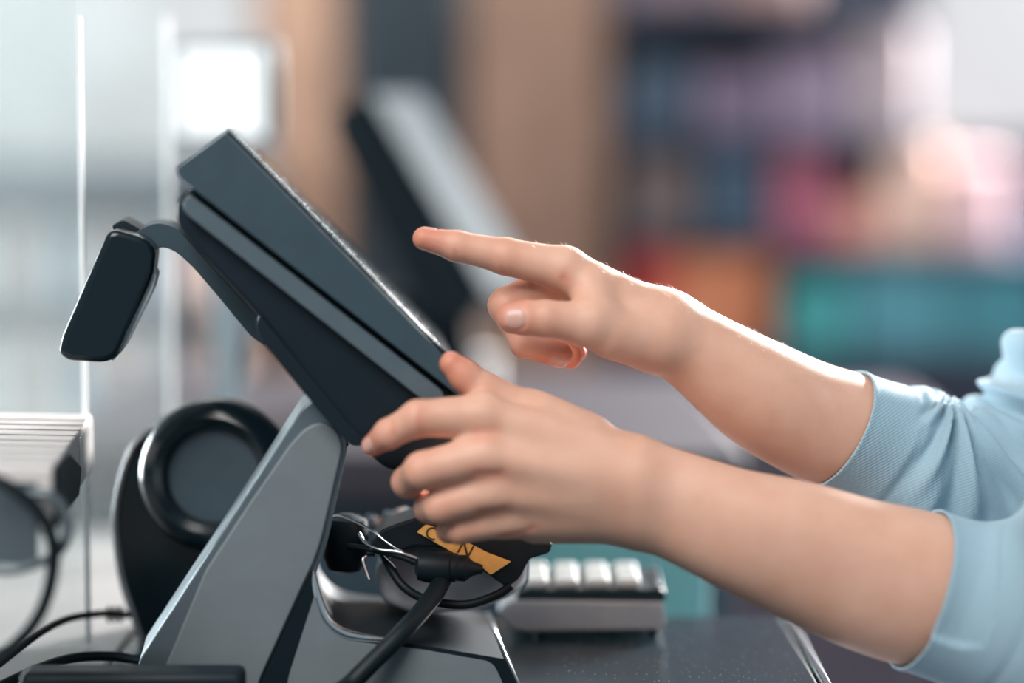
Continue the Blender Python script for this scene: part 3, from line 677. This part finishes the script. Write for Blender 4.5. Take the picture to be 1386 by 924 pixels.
for k in range(7):
    a = A_ + ev * (.64 + .05 * k) + dn * .1; prism_pts('end_rib', [a, a + ev * .025, a + ev * .025 + dn * .82, a + dn * .82], en * .0012, M_white, shf, bevel=.0003, bseg=1)
prism_pts('front_shade', [A_ + lft * .04 + dn * .22, A_ + lft * .9 + dn * .22, A_ + lft * .9 + dn * 1.5, A_ + lft * .04 + dn * 1.5], Vector((0, -.0015, 0)), mat('shelf_front_shade', '4a565d', .5), shf, bevel=.0004, bseg=1)  # dark sheet stands for the shadow below the shelf's near edge
prism_pts('shelf_lip', [A_ + dn + lft * .2, A_ + dn + lft * .2 + ev * .3, A_ + dn * 2.2 + lft * .45 + ev * .3, A_ + dn * 2.2 + lft * .45], Vector((-.006, 0, 0)), M_silver, shf, bevel=.001)
gl = bpy.data.materials.new('clear_acrylic'); gl.use_nodes = True; nt = gl.node_tree; nt.nodes.clear()
out = nt.nodes.new('ShaderNodeOutputMaterial'); tr = nt.nodes.new('ShaderNodeBsdfTransparent'); gs_ = nt.nodes.new('ShaderNodeBsdfGlossy'); df_ = nt.nodes.new('ShaderNodeBsdfDiffuse')
tr.inputs[0].default_value = (.97, .99, .99, 1); gs_.inputs['Roughness'].default_value = .05; df_.inputs[0].default_value = lin('e6ecee') + (1,)
m1 = nt.nodes.new('ShaderNodeMixShader'); m2 = nt.nodes.new('ShaderNodeMixShader'); m1.inputs[0].default_value = .06; m2.inputs[0].default_value = .04
nt.links.new(tr.outputs[0], m1.inputs[1]); nt.links.new(df_.outputs[0], m1.inputs[2]); nt.links.new(m1.outputs[0], m2.inputs[1]); nt.links.new(gs_.outputs[0], m2.inputs[2]); nt.links.new(m2.outputs[0], out.inputs[0])
def acrylic(label, px0, px1, Y, edge_w):
    a = at(px0, 20, Y); e = empty('acrylic_screen', (a.x, Y, COUNTER_Z)); tag(e, label, 'screen')
    x1 = a.x; x0 = px1
    slab('sheet', x0, x1, Y, Y + .004, COUNTER_Z, 1.6, gl, e)
    slab('polished_edge', x1, x1 + edge_w, Y - .0002, Y + .0042, COUNTER_Z, at(px0, 22, Y).z, mat('polished_edge', 'e4e9ea', .25, noise=.03), e, .0006)
acrylic('clear acrylic screen with bright edge at the far left, behind the white shelf', 103, -1.0, .09, .0028)
acrylic('clear acrylic screen whose faint edge stands left of the bright tablet', 222, -1.0, .40, .003)

# ------------------------------------------------------------------ background: second till and counter
c2 = tag(empty('far_counter', (-.2, .9, FLOOR)), 'dark slate counter of the next checkout behind the till', 'counter')
z2 = .95
slab('counter_top', -.42, .20, .62, 1.30, z2 - .04, z2, mat('far_counter_top', '333138', .5, spec=.25), c2, .004)
slab('cabinet', -.41, .19, .66, 1.27, FLOOR, z2 - .04, mat('far_cabinet', '2c3d48', .5), c2, .004)
t2 = tag(empty('second_till', tuple(at(600, 470, .8))), 'dark tilted till display with a pale reflecting screen on the next counter, out of focus', 'cash register')
w2 = Vector((.22, .97, 0)).normalized(); A2 = at(540, 300, .85)
def pl2(poly): return [onplane(p[0], p[1], A2, w2) for p in poly]
prism_pts('display_housing', pl2(fillet([(490, 128), (446, 150), (450, 185), (560, 415), (598, 446), (640, 430), (655, 405)], 10)), w2 * .20, mat('far_till_plastic', '0b181f', .6, spec=.15), t2, bevel=.004)
q = pl2([(492, 126), (657, 403)]); n2_ = (pl2([(600, 90)])[0] - pl2([(492, 126)])[0]); n2_ = (n2_ - w2 * n2_.dot(w2)).normalized()
prism_pts('touch_screen', [q[0] + n2_ * .001, q[0] + n2_ * .006, q[1] + n2_ * .006, q[1] + n2_ * .001], w2 * .19, mat('far_till_screen', '1b2a31', .75, spec=.06), t2, bevel=.002)
s0 = at(600, 440, .90); 
prism_pts('stand', [Vector((s0.x - .05, .90, z2)), Vector((s0.x + .04, .90, z2)), Vector((s0.x + .02, .90, s0.z + .03)), Vector((s0.x - .06, .90, s0.z + .03))], Vector((0, .1, 0)), MATS['far_till_plastic'], t2, bevel=.004)
wt = tag(empty('white_tablet', tuple(at(300, 200, .62))), 'small tablet glowing white on a post, out of focus above the till', 'tablet')
px_box('casing', 232, 54, 378, 196, .62, .012, mat('tablet_casing', '76828a', .5), wt, .004)
px_box('lit_screen', 243, 66, 358, 184, .617, .003, mat('lit_screen', '3a3f42', .5, emit=1.35, ecol='f4f8f8'), wt, .002)
px_box('dark_side', 362, 80, 378, 180, .615, .02, M_black, wt, .002)
px_box('post', 285, 196, 325, 460, .625, .012, mat('tablet_post', '78858c', .4), wt, .002, zbot=z2)
tag(lathe('receipt_roll', [(.002, 0), (.019, .001), (.019, .034), (.006, .035)], (at(645, 480, 1.15).x, 1.15, z2), (0, 0, 1), mat('receipt_paper', 'eef0ee', .7), sides=28), 'white paper roll standing below the second till', 'paper roll')

# ------------------------------------------------------------------ background: room
def bgthing(name, label, cat, x0, y0, x1, y1, Y, depth, col, rough=.6, zbot=None, bevel=.01, group=None, noise=.15):
    o = px_box(name, x0, y0, x1, y1, Y, depth, mat('bg_' + col, col, rough, noise=noise, nscale=9), None, bevel, zbot)
    return tag(o, label, cat, group)
bgthing('wood_panel', 'tan wooden panel between the white tablet and the dark curtain, out of focus', 'panel', 352, -420, 464, 500, 2.9, .05, 'b48f78', zbot=FLOOR)
bgthing('wood_pillar', 'broad brown wooden pillar behind the pointing hand, out of focus', 'pillar', 632, -420, 822, 500, 2.85, .25, '8a6c5b', zbot=FLOOR)
bgthing('dark_infill', 'dark blue curtain standing between the two wooden panels', 'infill', 468, -420, 628, 330, 2.84, .04, '16262f', zbot=FLOOR)  # dark slab takes the place of the recess between the wooden panels
bgthing('display_wall_panel', 'pale grey panel behind the tablet at the upper left', 'panel', -400, -420, 350, 215, 2.9, .05, 'b8b8b8', zbot=.95)
# grey shelving with pale goods at the left
sh1 = tag(empty('grey_shelving', (-1.2, 2.7, FLOOR)), 'grey shelving with pale goods at the left, out of focus', 'shelf')
px_box('back', -300, 215, 350, 900, 2.86, .03, mat('shelf_grey', '7b8388', .6), sh1, .004, zbot=FLOOR)
for y in (255, 420, 590): px_box('shelf_board', -300, y - (34 if y == 255 else 0), 350, y + 18, 2.55, .3, mat('shelf_board', '3f4b53', .6), sh1, .004)
gl_ = [(0, 60, 'a09894'), (70, 120, '93a1a8'), (130, 178, 'b0a39e'), (190, 236, '8b97a0'), (246, 300, 'b39a90'), (-90, -10, 'a6acae')]
words_ = ['beige', 'pale blue', 'cream', 'slate grey', 'tan', 'light grey']
for row, (yb_, hh) in enumerate(((420, 120), (590, 125))):
    for (x0, x1, c), wd in zip(gl_, words_):
        bgthing('carton', f'{wd} carton on the {["upper", "lower"][row]} board of the left grey shelving', 'carton', x0 + 14 * row, yb_ - hh + (x0 % 30), x1 + 14 * row, yb_ - 1, 2.58, .2, c, group='cartons on the left shelving')
# dark shelving on the right with coloured goods
sh2 = tag(empty('dark_shelving', (.9, 2.8, FLOOR)), 'dark slate shelving full of coloured goods behind the arms', 'shelf')
px_box('back', 832, -420, 1900, 900, 3.0, .03, mat('shelf_dark', '3c4656', .6), sh2, .004, zbot=FLOOR)
for y, xa, xb in ((10, 832, 1260), (185, 832, 1260), (318, 832, 1049), (340, 1049, 1900), (480, 832, 1900)): px_box('shelf_board', xa, y, xb, y + 14, 2.72, .28, mat('shelf_board_dark', '343b49', .6, spec=.2), sh2, .004)
goods = [('box', 'mauve', 870, -90, 960, 9, '6d5a62'), ('box', 'dusty rose', 985, -75, 1095, 9, '8a6e6a'),
         ('box', 'navy', 850, 80, 935, 184, '2f4152'), ('box', 'plum', 945, 95, 1040, 184, '5d5064'), ('box', 'lilac', 1050, 70, 1150, 184, '77687c'), ('box', 'pinkish grey', 1160, 40, 1245, 184, '8f8286'),
         ('box', 'brown', 860, 210, 938, 317, '5d504e'), ('box', 'dark teal', 955, 202, 1040, 317, '33485a'), ('box', 'crimson', 1052, 205, 1130, 339, '8c4a5c'), ('box', 'salmon', 1134, 270, 1190, 339, 'b0786a'),
         ('box', 'peach', 1196, 195, 1275, 339, 'c0a092'), ('box', 'pale pink', 1290, 215, 1360, 339, 'b79a9e'),
         ('box', 'red', 858, 338, 912, 479, 'a8342e'), ('box', 'orange', 916, 345, 1044, 479, 'b8714e'),
         ('box', 'turquoise', 1072, 372, 1150, 479, '3d9090'), ('box', 'teal', 1160, 358, 1290, 479, '4a8590'), ('box', 'deep teal', 1296, 358, 1420, 479, '3f7d88')]
for nm, wd, x0, y0, x1, y1, c in goods:
    bgthing('carton', f'{wd} carton on the dark shelving, out of focus', 'carton', x0, y0, x1, y1, 2.74, .2, c, group='coloured cartons on the dark shelving')
bgthing('dark_bin', 'dark brown bin on the floor, seen between the two arms', 'bin', 930, 560, 1260, 760, 2.4, .3, '403a42', zbot=FLOOR)
bgthing('teal_bin', 'tall teal bin seen between the card reader and the near forearm', 'bin', 690, 700, 960, 900, .36, .2, '55898c', zbot=FLOOR)
# the bright window at the upper right
wn = px_box('window_1', 1255, -330, 1560, 190, 2.95, .03, mat('daylight_pane', '3a3f42', .6, emit=.62, ecol='e6e4e6'), None, .002); tag(wn, kind='structure')
